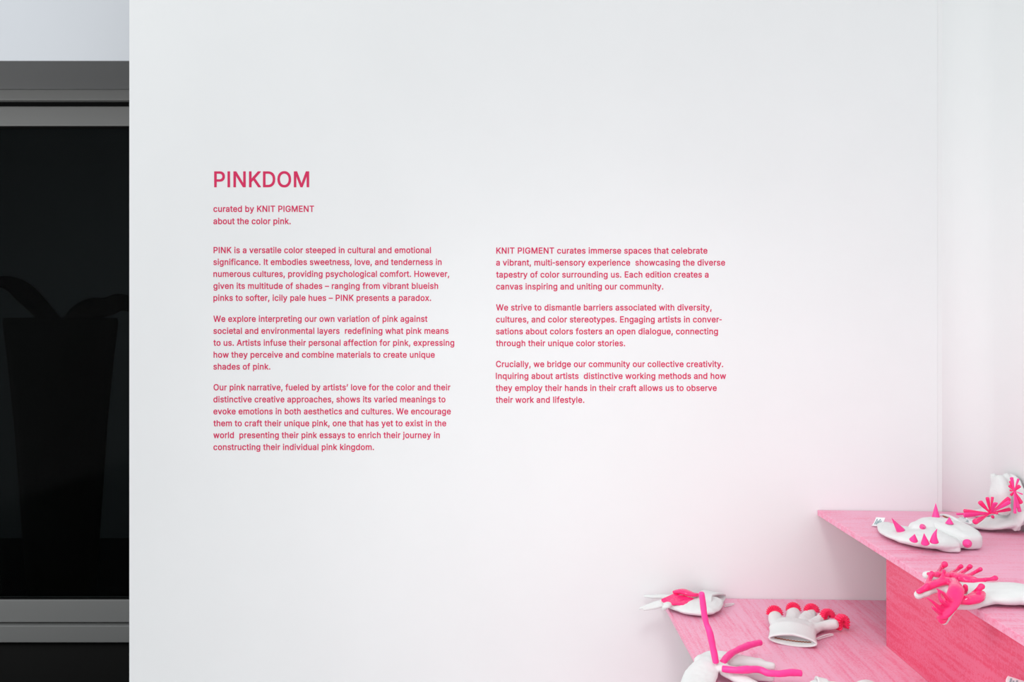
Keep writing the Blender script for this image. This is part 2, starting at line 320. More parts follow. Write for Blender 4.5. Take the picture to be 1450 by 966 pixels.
# ------------------------------------------------------------------ helpers
def link(name, me, mat, parent=None):
    if mat and not me.materials:
        me.materials.append(mat)
    o = bpy.data.objects.new(name, me)
    COL.objects.link(o)
    if parent:
        o.parent = parent
        o.matrix_parent_inverse = Matrix.Translation(-parent.location)
    return o


def from_bm(name, bm, mat, parent=None, smooth=False):
    bmesh.ops.recalc_face_normals(bm, faces=bm.faces)
    me = bpy.data.meshes.new(name)
    bm.to_mesh(me)
    bm.free()
    if smooth:
        for p in me.polygons:
            p.use_smooth = True
    return link(name, me, mat, parent)


def empty(name, loc):
    o = bpy.data.objects.new(name, None)
    o.empty_display_size = 0.05
    o.location = loc
    COL.objects.link(o)
    return o


def tag(o, label, cat, group=None, kind=None):
    o['label'] = label
    o['category'] = cat
    if group:
        o['group'] = group
    if kind:
        o['kind'] = kind
    return o


def struct(o):
    o['kind'] = 'structure'
    return o


def add_box(bm, x0, x1, y0, y1, z0, z1, bev=0.0, shear=None):
    vs = [bm.verts.new((x, y, z)) for x in (x0, x1) for y in (y0, y1) for z in (z0, z1)]
    fs = [(0, 1, 3, 2), (4, 6, 7, 5), (0, 4, 5, 1), (2, 3, 7, 6), (0, 2, 6, 4), (1, 5, 7, 3)]
    faces = [bm.faces.new([vs[i] for i in f]) for f in fs]
    if bev:
        es = list({e for f in faces for e in f.edges})
        r = bmesh.ops.bevel(bm, geom=es, offset=bev, segments=2, affect='EDGES', profile=0.5)
    return bm


def box(name, x0, x1, y0, y1, z0, z1, mat, parent=None, bev=0.0, tilt=None):
    bm = bmesh.new()
    add_box(bm, x0, x1, y0, y1, z0, z1, bev)
    if tilt:
        slope, xr, zmin = tilt
        for v in bm.verts:
            if v.co.z > zmin:
                v.co.z += slope * (v.co.x - xr)
    return from_bm(name, bm, mat, parent)


TILT = -0.012
XU, ZU = 0.880, 0.956       # left edge and top of the upper shelf
XL, ZL = 0.439, 0.708       # left edge and top of the lower shelf


def shelf_pt(px, py, h, zs, x0):
    a, b = (px - VX) / F, -(py - VY) / F
    # EYE + b t = zs + h + TILT (a t - x0)
    t = (zs + h - TILT * x0 - EYE) / (b - TILT * a)
    return Vector((a * t, t, EYE + b * t))


def U(px, py, h=0.0):
    return shelf_pt(px, py, h, ZU, XU)


def L(px, py, h=0.0):
    return shelf_pt(px, py, h, ZL, XL)


def V(px, py, y):
    return Vector(((px - VX) / F * y, y, EYE - (py - VY) / F * y))


def catmull(vals, k):
    """vals: list of Vectors (any dimension) -> k samples per span"""
    n = len(vals)
    if n == 2:
        return [vals[0].lerp(vals[1], i / k) for i in range(k + 1)]
    out = []
    for i in range(n - 1):
        p0 = vals[max(i - 1, 0)]; p1 = vals[i]; p2 = vals[i + 1]; p3 = vals[min(i + 2, n - 1)]
        for j in range(k):
            u = j / k
            out.append(0.5 * ((2 * p1) + (p2 - p0) * u + (2 * p0 - 5 * p1 + 4 * p2 - p3) * u * u
                              + (3 * p1 - p0 - 3 * p2 + p3) * u ** 3))
    out.append(vals[-1].copy())
    return out


def loft(bm, pts, w, t, up=(0, 0, 1), k=6, seg=16, cap0=True, cap1=True, power=2.0, flat=0.9):
    """an elliptical tube along pts; w / t: half width and half thickness (number or one per point)"""
    n = len(pts)
    ws = [w] * n if isinstance(w, (int, float)) else list(w)
    ts = [t] * n if isinstance(t, (int, float)) else list(t)
    ctr = catmull([Vector(p) for p in pts], k)
    wt = catmull([Vector((a, b, 0)) for a, b in zip(ws, ts)], k)
    upv = Vector(up).normalized()
    stations = []
    m = len(ctr)
    tang = []
    for i in range(m):
        a = ctr[max(i - 1, 0)]; b = ctr[min(i + 1, m - 1)]
        d = (b - a)
        tang.append(d.normalized() if d.length > 1e-9 else Vector((1, 0, 0)))
    def frame(T):
        s = T.cross(upv)
        if s.length < 1e-4:
            s = T.cross(Vector((0.3, 0.9, 0.1)))
        s.normalize()
        return s, s.cross(T).normalized()
    for i in range(m):
        stations.append((ctr[i], tang[i], max(wt[i].x, 2e-4), max(wt[i].y, 2e-4)))
    def capst(st, sgn):
        c, T, a, b = st
        ext = min(a, 3 * b) * flat
        return [(c + T * sgn * ext * math.sin(q), T, a * math.cos(q), b * math.cos(q) ** 0.6) for q in (0.35, 0.7, 1.0, 1.25, 1.45)]
    if cap0:
        stations = capst(stations[0], -1)[::-1] + stations
    if cap1:
        stations = stations + capst(stations[-1], 1)
    rings = []
    for c, T, a, b in stations:
        s, u = frame(T)
        ring = []
        for j in range(seg):
            q = 2 * PI * j / seg
            cx, sx = math.cos(q), math.sin(q)
            ex = 2.0 / power
            ring.append(bm.verts.new(c + s * a * math.copysign(abs(cx) ** ex, cx) + u * b * math.copysign(abs(sx) ** ex, sx)))
        rings.append(ring)
    for r0, r1 in zip(rings, rings[1:]):
        for j in range(seg):
            bm.faces.new((r0[j], r0[(j + 1) % seg], r1[(j + 1) % seg], r1[j]))
    if cap0:
        bm.faces.new(rings[0])
    if cap1:
        bm.faces.new(rings[-1][::-1])
    return rings


def fabric(name, lofts, mat, parent, voxel=0.0024, smooth=6, rumple=0.0012, floor=None):
    """melt several lofts into one continuous skin"""
    bm = bmesh.new()
    for kw in lofts:
        loft(bm, **kw)
    bmesh.ops.recalc_face_normals(bm, faces=bm.faces)
    me = bpy.data.meshes.new('melt')
    bm.to_mesh(me)
    bm.free()
    o = bpy.data.objects.new('melt', me)
    COL.objects.link(o)
    md = o.modifiers.new('r', 'REMESH')
    md.mode = 'VOXEL'
    md.voxel_size = voxel
    sm = o.modifiers.new('s', 'SMOOTH')
    sm.factor = 0.5
    sm.iterations = smooth
    dg = bpy.context.evaluated_depsgraph_get()
    me2 = bpy.data.meshes.new_from_object(o.evaluated_get(dg))
    bpy.data.objects.remove(o)
    bpy.data.meshes.remove(me)
    me2.name = name
    new = []
    for v, nr in zip(me2.vertices, [x.vector.copy() for x in me2.vertex_normals]):
        c = v.co.copy()
        c += nr * (noise.noise(c * 38.0) + 0.5 * noise.noise(c * 90.0)) * rumple
        if floor:
            zs, x0 = floor
            if c.x >= x0 - 0.001:
                c.z = max(c.z, zs + TILT * (c.x - x0) + 0.0006)
        new += [c.x, c.y, c.z]
    me2.vertices.foreach_set('co', new)
    me2.update()
    for p in me2.polygons:
        p.use_smooth = True
    me2.materials.clear()
    return link(name, me2, mat, parent)


def solid(name, lofts, mat, parent):
    bm = bmesh.new()
    for kw in lofts:
        loft(bm, **kw)
    return from_bm(name, bm, mat, parent, smooth=True)


FU, FL = (ZU, XU), (ZL, XL)


def cuff(root, c_in, c_out, w, t, up=(0, 0, 1), hem=True, tilt_lip=0.0, w_in=None, t_in=None, depth=.2):
    """open ribbed wrist: outer skin, rolled rim and an inner skin, plus the stitched hem inside"""
    c_in, c_out = Vector(c_in), Vector(c_out)
    d = (c_out - c_in).normalized()
    w_in = w_in or w * 0.94
    t_in = t_in or t
    upv = Vector(up).normalized()
    s = d.cross(upv).normalized()
    u = s.cross(d).normalized()
    seg = 40
    bm = bmesh.new()
    th = 0.0035
    prof = [(0.0, w_in, t_in), (0.35, w * .97, (t + t_in) / 2), (0.8, w, t), (0.93, w + .0012, t + .0012),
            (1.0, w + .0008, t + .0008), (1.03, w - th * .5, t - th * .5), (1.0, w - th, t - th), (0.9, w - th - .0012, t - th - .0012), (depth, w * .86 - th, t * .75 - th * .6)]
    length = (c_out - c_in).length
    rings = []
    for f, a, b in prof:
        ring = []
        for j in range(seg):
            q = 2 * PI * j / seg
            cx, sx = math.cos(q), math.sin(q)
            sag = tilt_lip * max(0.0, sx) * (1 - abs(cx))
            bb = max(b, 0.001)
            # the upper lip arches, the lower lip lies flat
            yy = bb * sx * (1.0 if sx < 0 else 1.0 + 0.25 * (1 - abs(cx)))
            rib = 0.0005 * math.cos(j * PI) if f < 0.95 else 0
            ring.append(bm.verts.new(c_in + d * (f * length - sag * f) + s * (a + rib) * cx + u * yy))
        rings.append(ring)
    for r0, r1 in zip(rings, rings[1:]):
        for j in range(seg):
            bm.faces.new((r0[j], r0[(j + 1) % seg], r1[(j + 1) % seg], r1[j]))
    bm.faces.new(rings[-1])
    o = from_bm('cuff', bm, M['cotton'], root, smooth=True)
    if hem:
        bm = bmesh.new()
        n = 24
        pts = []
        for j in range(n + 1):
            f = -0.8 + 1.6 * j / n
            bb = (t - th)
            z = -bb * math.sqrt(max(0, 1 - f * f)) * 0.55 + (0.0006 if j % 2 else -0.0006)
            pts.append(c_in + d * length * 0.78 + s * (w - th) * f + u * z)
        loft(bm, pts, 0.0011, 0.0015, up=tuple(d), k=1, seg=6)
        from_bm('stitched_hem', bm, M['hem'], o, smooth=True)
    return o


def cord_loop(root, pts, r=0.0016):
    return solid('hanging_loop', [dict(pts=pts, w=r, t=r, k=6, seg=8)], M['cotton'], root)


def care_tag(root, p0, du, dv, lines=4):
    """a small flat label: p0 corner, du along, dv across"""
    p0, du, dv = Vector(p0), Vector(du), Vector(dv)
    nrm = du.cross(dv).normalized() * 0.0006
    bm = bmesh.new()
    nu = 6
    top, bot = [], []
    for i in range(nu + 1):
        f = i / nu
        bend = nrm * 5 * math.sin(f * PI)
        for g in (0, 1):
            top.append(bm.verts.new(p0 + du * f + dv * g + bend + nrm))
            bot.append(bm.verts.new(p0 + du * f + dv * g + bend - nrm))
    for i in range(nu):
        a, b, c, d2 = 2 * i, 2 * i + 1, 2 * i + 3, 2 * i + 2
        bm.faces.new((top[a], top[b], top[c], top[d2]))
        bm.faces.new((bot[d2], bot[c], bot[b], bot[a]))
        bm.faces.new((top[a], top[d2], bot[d2], bot[a]))
        bm.faces.new((top[b], bot[b], bot[c], top[c]))
    bm.faces.new((top[0], bot[0], bot[1], top[1]))
    bm.faces.new((top[-2], top[-1], bot[-1], bot[-2]))
    o = from_bm('care_tag', bm, M['tag'], root)
    o['label'] = 'white sewn care tag with grey print'
    bm = bmesh.new()
    for side in (1, -1):
        for k in range(lines):
            g0 = 0.16 + 0.68 * k / lines
            g1 = g0 + 0.42 / lines
            f0, f1 = 0.22, (0.85 if k % 2 == 0 else 0.7)
            vs = []
            for f, g in ((f0, g0), (f1, g0), (f1, g1), (f0, g1)):
                vs.append(bm.verts.new(p0 + du * f + dv * g + nrm * 5 * math.sin(f * PI) + nrm * side * 1.5))
            bm.faces.new(vs)
    me = bpy.data.meshes.new('tag_print')
    bm.to_mesh(me); bm.free()
    link('tag_print', me, M['ink'], o)
    return o


# ------------------------------------------------------------------ the room
WX0 = (183 - VX) / F * WALL_Y           # free end of the text wall
SEAM = (1328 - VX) / F * WALL_Y
RX = 1.331                               # side wall
struct(box('floor', -4.0, 3.2, -3.0, 3.06, -0.05, 0.0, M['floor']))
struct(box('wall_back', WX0, SEAM - 0.0003, WALL_Y, WALL_Y + 0.14, 0.0, 3.45, M['wall'], bev=0.0006))

bm = bmesh.new()
prof = [(SEAM, WALL_Y + 0.0006), (SEAM + 0.012, WALL_Y + 0.0006)]
Rr = 0.09
for i in range(9):
    q = PI / 2 * i / 8
    prof.append((RX - Rr + Rr * math.sin(q), WALL_Y + 0.0006 - Rr + Rr * math.cos(q)))
prof.append((RX, -0.4))
prof += [(RX + 0.16, -0.4), (RX + 0.16, WALL_Y + 0.14), (SEAM, WALL_Y + 0.14)]
lo = [bm.verts.new((x, y, 0.0)) for x, y in prof]
hi = [bm.verts.new((x, y, 3.45)) for x, y in prof]
bm.faces.new(lo); bm.faces.new(hi[::-1])
for i in range(len(prof)):
    j = (i + 1) % len(prof)
    f = bm.faces.new((lo[i], lo[j], hi[j], hi[i]))
    f.smooth = 1 <= i <= 10
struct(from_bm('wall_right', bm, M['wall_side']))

# window wall further back on the left
WY0, WY1 = 3.10, 3.50
GX0, GX1 = -3.3, -1.25


def zat(py, y):
    return EYE - (py - VY) / F * y


Z_LINT = zat(86.5, WY0)
struct(box('wall_left', GX0, GX1, WY0, 3.70, Z_LINT + 0.0015, 3.45, M['lintel']))
struct(box('trim_soffit', GX0, GX1, WY0 + 0.002, WY1, Z_LINT, Z_LINT + 0.0015, M['soffit']))
struct(box('trim_sill', GX0, GX1, 3.06, WY1 + 0.08, -0.05, zat(911, WY1), M['dark_stone']))

win = empty('window_1', (-2.2, WY1, zat(908, WY1)))
win['kind'] = 'structure'
X0, X1 = -3.2, -1.32


def frame_ring(name, x0, x1, y0, y1, zt, zb, wt, wb, wj, mat, parent, bev):
    """four mitre-less bars joined into one frame"""
    bm = bmesh.new()
    add_box(bm, x0, x1, y0, y1, zt - wt, zt, bev)
    add_box(bm, x0, x1, y0, y1, zb, zb + wb, bev)
    add_box(bm, x0, x0 + wj, y0, y1, zb + wb, zt - wt, bev)
    add_box(bm, x1 - wj, x1, y0, y1, zb + wb, zt - wt, bev)
    return from_bm(name, bm, mat, parent)


zt = zat(128, WY1); zb = zat(908, WY1)
frame_ring('outer_frame', X0, X1, WY1 - 0.02, WY1 + 0.06, zt, zb, zat(128, WY1) - zat(143.5, WY1), zat(883.5, WY1) - zat(908, WY1), 0.05, M['metal'], win, 0.005)
frame_ring('gasket', X0 + .045, X1 - .045, WY1 + 0.012, WY1 + 0.05, zat(143.4, WY1) , zat(884, WY1), 0.02, 0.012, 0.02, M['gasket'], win, 0.0)
sash_t, sash_b = zat(150.3, WY1), zat(882.0, WY1)
frame_ring('sash_frame', X0 + .06, X1 - .06, WY1, WY1 + 0.05, sash_t, sash_b, zat(150.3, WY1) - zat(178.3, WY1), zat(849.5, WY1) - zat(882, WY1), 0.09, M['metal'], win, 0.005)
g = box('glass_pane', X0 + .12, X1 - .12, WY1 + 0.018, WY1 + 0.024, sash_b + .05, sash_t - .05, M['glass'], win)
frame_ring('glazing_bead', X0 + .14, X1 - .14, WY1 + 0.006, WY1 + 0.018, zat(177.5, WY1), zat(850, WY1), 0.011, 0.006, 0.01, M['gasket'], win, 0.0)

# unlit room behind the glass
struct(box('wall_beyond', -3.6, -0.9, 5.6, 5.7, -0.05, 3.45, M['dark_room']))
struct(box('wall_beyond_side', -3.75, -3.6, 3.60, 5.7, -0.05, 3.45, M['dark_room']))
struct(box('wall_beyond_end', -0.9, -0.75, 2.40, 5.7, -0.05, 3.45, M['dark_room']))
struct(box('floor_beyond', -3.75, -0.75, 3.59, 5.7, -0.10, -0.05, M['dark_stone']))
struct(box('ceiling_beyond', -3.75, -0.75, 3.71, 5.7, 3.45, 3.5, M['dark_room']))

# planter standing behind the glass, only a silhouette
PY = 4.15
pl = empty('potted_plant', V(88, 1000, PY))
pl.location.z = -0.05
tag(pl, 'black planter silhouette with two drooping leaves behind the dark window glass', 'plant')
sx = lambda px: (px - VX) / F * PY
zz = lambda py: EYE - (py - VY) / F * PY
bm = bmesh.new()
cx = sx(88)
prof_p = [(zz(450), sx(158) - cx), (zz(456), sx(160) - cx), (zz(500), sx(155) - cx), (zz(600), sx(146) - cx), (zz(760), sx(136) - cx), (-0.045, sx(130) - cx)]
rings = []
for z, r in prof_p:
    rings.append([bm.verts.new((cx + r * math.cos(2 * PI * j / 32), PY + r * math.sin(2 * PI * j / 32), z)) for j in range(32)])
for z, r in ((zz(450), prof_p[0][1] - 0.02), (zz(480), prof_p[0][1] - 0.03)):
    rings.insert(0, [bm.verts.new((cx + r * math.cos(2 * PI * j / 32), PY + r * math.sin(2 * PI * j / 32), z)) for j in range(32)])
for r0, r1 in zip(rings, rings[1:]):
    for j in range(32):
        bm.faces.new((r0[j], r0[(j + 1) % 32], r1[(j + 1) % 32], r1[j]))
bm.faces.new(rings[0]); bm.faces.new(rings[-1])
from_bm('planter', bm, M['black_silhouette'], pl, smooth=True)
solid('leaf', [dict(pts=[V(85, 470, PY), V(60, 440, PY), V(35, 415, PY), V(15, 402, PY), V(-12, 398, PY)], w=[.045, .05, .055, .04, .02], t=[.03, .03, .035, .03, .02], up=(0, 1, 0))], M['black_silhouette'], pl)
solid('leaf', [dict(pts=[V(95, 475, PY), V(110, 450, PY), V(130, 437, PY), V(150, 435, PY), V(172, 428, PY), V(195, 438, PY)], w=[.05, .06, .055, .05, .045, .025], t=[.03, .03, .035, .03, .02, .015], up=(0, 1, 0))], M['black_silhouette'], pl)

# ------------------------------------------------------------------ wall lettering


def text_line(name, s, px0, px1, base, cap_px, parent, GL):
    """one line of cut vinyl letters on the wall, fitted between two pixel columns"""
    TRK = 18
    adv = sum(GL[c][0] + TRK for c in s)
    first = min(p for sp in GL[s[0]][1] for p in list(map(int, sp.split()))[0::2])
    lastg = [p for sp in GL[s[-1]][1] for p in list(map(int, sp.split()))[0::2]]
    x_end = adv - TRK - GL[s[-1]][0] + max(lastg)
    ppm = F / WALL_Y
    kx = (px1 - px0) / ppm / (x_end - first)
    kz = cap_px / ppm / 509.0
    ox = (px0 - VX) / ppm - first * kx
    oz = EYE - (base - VY) / ppm
    cu = bpy.data.curves.new('line', 'CURVE')
    cu.dimensions = '2D'
    cu.fill_mode = 'BOTH'
    cu.extrude = 0.00015
    cu.offset = 0.0
    x = 0
    for c in s:
        a, sps = GL[c]
        for sp in sps:
            v = list(map(int, sp.split()))
            pts = list(zip(v[0::2], v[1::2]))
            spl = cu.splines.new('POLY')
            spl.points.add(len(pts) - 1)
            for q, (gx, gy) in zip(spl.points, pts):
                q.co = ((x + gx) * kx, gy * kz, 0, 1)
            spl.use_cyclic_u = True
        x += a + TRK
    o = bpy.data.objects.new('line', cu)
    COL.objects.link(o)
    dg = bpy.context.evaluated_depsgraph_get()
    me = bpy.data.meshes.new_from_object(o.evaluated_get(dg))
    bpy.data.objects.remove(o)
    for v in me.vertices:
        v.co = Vector((ox + v.co.x, WALL_Y - 0.00035 - v.co.z, oz + v.co.y))
    me.materials.clear()
    return link(name, me, M['text'], parent)


PARAS = [
    ('wall_title', 'large crimson heading lettering reading PINKDOM at the top of the wall text', 'title', 21.6,
     [('PINKDOM', 303.3, 437.8, 264.8)]),
    ('wall_credit', 'two short crimson lines of credit text directly below the large heading', 'wall text', 8.5,
     [('curated by KNIT PIGMENT', 302.2, 444.8, 300.0), ('about the color pink.', 302.2, 411.7, 317.4)]),
    ('wall_paragraph', 'left column paragraph, uppermost, beginning "PINK is a versatile color"', 'wall text', 8.4,
     [('PINK is a versatile color steeped in cultural and emotional', 302.4, 610.2, 358.4),
      ('significance. It embodies sweetness, love, and tenderness in', 302.2, 625.3, 375.2),
      ('numerous cultures, providing psychological comfort. However,', 302.2, 636.1, 392.1),
      ('given its multitude of shades – ranging from vibrant blueish', 302.2, 620.4, 409.1),
      ('pinks to softer, icily pale hues – PINK presents a paradox.', 302.2, 610.5, 426.0)]),
    ('wall_paragraph', 'left column paragraph, middle one, beginning "We explore interpreting our own"', 'wall text', 8.4,
     [('We explore interpreting our own variation of pink against', 302.2, 605.3, 455.7),
      ('societal and environmental layers  redefining what pink means', 302.2, 635.2, 472.7),
      ('to us. Artists infuse their personal affection for pink, expressing', 302.2, 643.2, 489.6),
      ('how they perceive and combine materials to create unique', 302.4, 615.6, 506.5),
      ('shades of pink.', 302.2, 382.8, 523.3)]),
    ('wall_paragraph', 'left column paragraph, lowest, beginning "Our pink narrative, fueled"', 'wall text', 8.4,
     [('Our pink narrative, fueled by artists’ love for the color and their', 302.4, 637.8, 552.7),
      ('distinctive creative approaches, shows its varied meanings to', 302.2, 630.8, 569.7),
      ('evoke emotions in both aesthetics and cultures. We encourage', 302.2, 638.4, 586.7),
      ('them to craft their unique pink, one that has yet to exist in the', 302.2, 631.8, 603.6),
      ('world  presenting their pink essays to enrich their journey in', 302.2, 622.7, 620.4),
      ('constructing their individual pink kingdom.', 302.2, 529.6, 637.3)]),
    ('wall_paragraph', 'right column paragraph, uppermost, ending "inspiring and uniting our community"', 'wall text', 8.4,
     [('KNIT PIGMENT curates immerse spaces that celebrate', 702.7, 1001.7, 359.1),
      ('a vibrant, multi-sensory experience  showcasing the diverse', 702.5, 1026.7, 376.0),
      ('tapestry of color surrounding us. Each edition creates a', 702.5, 1003.3, 393.0),
      ('canvas inspiring and uniting our community.', 702.5, 939.2, 409.9)]),
    ('wall_paragraph', 'right column paragraph, middle one, beginning "We strive to dismantle barriers"', 'wall text', 8.4,
     [('We strive to dismantle barriers associated with diversity,', 702.4, 1007.6, 439.6),
      ('cultures, and color stereotypes. Engaging artists in conver-', 702.3, 1022.0, 456.5),
      ('sations about colors fosters an open dialogue, connecting', 702.3, 1016.6, 473.4),
      ('through their unique color stories.', 702.3, 885.2, 490.2)]),
    ('wall_paragraph', 'right column paragraph, lowest, beginning "Crucially, we bridge our community"', 'wall text', 8.4,
     [('Crucially, we bridge our community our collective creativity.', 702.3, 1024.0, 519.8),
      ('Inquiring about artists  distinctive working methods and how', 702.1, 1028.0, 536.6),
      ('they employ their hands in their craft allows us to observe', 702.0, 1014.9, 553.6),
      ('their work and lifestyle.', 702.0, 827.4, 570.4)]),
]
for name, label, cat, cap, lines in PARAS:
    r = empty(name, V(lines[0][1], lines[-1][3], WALL_Y))
    tag(r, label, cat, 'crimson vinyl lettering on the white wall')
    for s, a, b, y in lines:
        text_line('text_line', s, a, b, y, cap, r, HEAD_GLYPHS if name == 'wall_title' else GLYPHS)

# ------------------------------------------------------------------ pink display shelves
RE = RX - 0.004
BK = WALL_Y - 0.002
TH = 0.0155
lo_r = empty('display_shelf', (0.88, 1.6, 0.0))
tag(lo_r, 'lower pink stained board platform under the raised pink shelf', 'shelf', 'stepped pink display shelves')
box('shelf_top', XL, RE, 0.98, BK, ZL - TH, ZL, M['board_y'], lo_r, bev=0.0015, tilt=(TILT, XL, -9))
box('support_panel', XL + 0.081, RE - 0.05, 1.04, 2.15, 0.0, ZL - TH, M['board_y'], lo_r, bev=0.001, tilt=(TILT, XL, 0.3))
up_r = empty('display_shelf', (1.1, 1.6, ZL))
tag(up_r, 'upper pink stained board shelf raised on a side panel, cantilevered to the left', 'shelf', 'stepped pink display shelves')
box('shelf_top', XU, RE, 0.92, BK, ZU - TH, ZU, M['board_x'], up_r, bev=0.0015, tilt=(TILT, XU, -9))
pan = box('support_panel', 0.923, RE - 0.04, 0.96, 1.936, ZL, ZU - TH, M['board_shaded'], up_r, bev=0.001, tilt=None)
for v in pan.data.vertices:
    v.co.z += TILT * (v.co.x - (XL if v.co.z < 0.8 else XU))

GRP = 'white knit gloves with pink ornaments on the pink shelves'


def glove(loc, label):
    r = empty('decorated_glove', loc)
    return tag(r, label, 'glove', GRP)


# ------------------------------------------------------------------ glove with cone spikes
g = glove(U(1303, 760), 'white glove studded with magenta cones lying on the upper pink shelf')
fabric('glove_fabric', [
    dict(pts=[U(1255, 745, .010), U(1266, 750, .012), U(1282, 756, .014), U(1304, 760, .017), U(1326, 762, .019), U(1338, 764, .016)],
         w=[.024, .042, .060, .074, .074, .056], t=[.009, .011, .013, .018, .020, .014]),
    dict(pts=[U(1322, 771, .010), U(1338, 775.5, .009), U(1352, 778, .008)], w=[.022, .020, .014], t=[.009, .008, .007]),
    dict(pts=[U(1302, 748, .030), U(1318, 744, .034), U(1332, 742, .032)], w=[.026, .034, .030], t=[.016, .018, .016]),
], M['cotton'], g, floor=FU)
fabric('folded_cuff', [
    dict(pts=[U(1333, 749, .026), U(1347, 754, .025), U(1363, 760, .023), U(1376, 767, .020)],
         w=[.040, .044, .040, .026], t=[.0245, .0245, .0225, .018], power=4.0, flat=.5),
], M['cotton'], g, voxel=.002, smooth=4, floor=FU)
care_tag(g, U(1234, 744.6, .003), U(1240.6, 732.8, .017) - U(1234, 744.6, .003), U(1247, 745.4, .005) - U(1234, 744.6, .003))
# the wrist slit on top, a narrow brown-edged opening
solid('stitched_hem', [dict(pts=[U(1336, 731, .047), U(1344, 735, .049), U(1351, 738, .049), U(1357, 740, .046)], w=.0028, t=.0012)], M['hem'], g)
solid('cuff', [dict(pts=[U(1334, 729.5, .046), U(1343, 731, .050), U(1352, 735, .051), U(1360, 740, .046)], w=.005, t=.0035)], M['cotton'], g)


def cone(root, base, apex, r, mat='resin_magenta', bend=None):
    base, apex = Vector(base), Vector(apex)
    pts, ws = [], []
    n = 7
    for i in range(n):
        f = i / (n - 1)
        p = base.lerp(apex, f)
        if bend:
            p = p + Vector(bend) * math.sin(f * PI)
        pts.append(p)
        ws.append(r * (1 - f) + 0.0004)
    bm = bmesh.new()
    ax = apex - base
    up = Vector((0, 1, 0.2)) if abs(ax.normalized().z) > 0.7 else Vector((0, 0, 1))
    loft(bm, pts, ws, ws, up=up, k=2, seg=24, cap0=False, cap1=True)
    vs = [v for v in bm.verts if len(v.link_faces) and any(e.is_boundary for e in v.link_edges)]
    eb = [e for e in bm.edges if e.is_boundary]
    bmesh.ops.holes_fill(bm, edges=eb)
    o = from_bm('cone_spike', bm, M[mat], root, smooth=True)
    return o


def upcone(root, px, py_b, py_a, px_a, h, r, bend=None):
    b = U(px, py_b, h)
    a = V(px_a, py_a, b.y)
    return cone(root, b, a, r, bend=bend)


upcone(g, 1325.2, 732.5, 712.5, 1325, .046, .0088)
upcone(g, 1344.4, 741.5, 732.5, 1344.4, .049, .0088)
b = U(1275.5, 752, .027); cone(g, b, V(1262.6, 734, b.y - 0.02), .0095)
b = U(1306, 748, .034); cone(g, b, b + Vector((-.008, -.022, .008)), .0095)
b = U(1293.6, 765, .030); cone(g, b, V(1295.2, 756.5, b.y - .008), .0088)
b = U(1310.2, 769.5, .030); cone(g, b, V(1308.4, 755.5, b.y - .008), .0088)
b = U(1322.8, 767.5, .036); cone(g, b, V(1327, 749, b.y - .008), .0090, bend=(-.0025, 0, 0))
b = U(1365, 764, .024) + Vector((-.012, -.034, .000)); cone(g, b, b + Vector((-.006, -.016, .001)), .0095)

# ------------------------------------------------------------------ glove with petal bursts, bent up against the side wall
g = glove(U(1400, 744), 'white glove with two pink petal bursts, bent up against the right wall')


def W_(px, py, x):
    y = x * F / (px - VX)
    return V(px, py, y)


fabric('glove_fabric', [
    dict(pts=[U(1362, 738, .008), U(1378, 741, .011), U(1396, 742, .014), U(1414, 740, .020), U(1430, 738, .026)],
         w=[.030, .040, .048, .048, .046], t=[.007, .009, .011, .012, .013]),
    dict(pts=[U(1424, 738, .024), U(1433, 735, .030), W_(1434, 724, 1.300), W_(1428, 706, 1.303), W_(1424, 690, 1.306)],
         w=[.046, .050, .052, .052, .048], t=[.013, .014, .014, .013, .012], up=(-1, 0, 0.6)),
    dict(pts=[W_(1419, 716, 1.272), W_(1416, 700, 1.270), W_(1414, 685, 1.276)], w=[.028, .032, .024], t=[.012, .018, .014], up=(-1, 0, 0.2), power=2.6),
    dict(pts=[W_(1410, 690, 1.292), W_(1408, 681, 1.296), W_(1407, 676, 1.298)], w=[.014, .014, .011], t=.009, up=(-1, 0, 0)),
    dict(pts=[W_(1428, 690, 1.300), W_(1427, 681, 1.302), W_(1425, 676, 1.302)], w=[.016, .014, .011], t=.009, up=(-1, 0, 0)),
    dict(pts=[U(1386, 727, .012), U(1396, 725, .016), U(1408, 725, .02)], w=[.016, .018, .02], t=[.010, .011, .012]),
], M['cotton'], g, floor=FU)
care_tag(g, U(1357, 731.5, .012), U(1366.5, 731.5, .018) - U(1357, 731.5, .012), U(1367.5, 740.5, .018) - U(1357, 731.5, .012))


def petal(root, c, tip, r_tip, r_c=0.0016, mat='resin', flat=1.0):
    c, tip = Vector(c), Vector(tip)
    r_tip *= 1.3
    ax = (tip - c).normalized()
    up = Vector((0, 1, 0)) if abs(ax.y) < 0.8 else Vector((0, 0, 1))
    return solid('petal', [dict(pts=[c, c.lerp(tip, .35), c.lerp(tip, .7), tip], w=[r_c, r_tip * .5, r_tip * .85, r_tip],
                                t=[r_c, r_tip * .5 * flat, r_tip * .85 * flat, r_tip * flat], up=up, k=3, seg=12, flat=0.45)], M[mat], root)


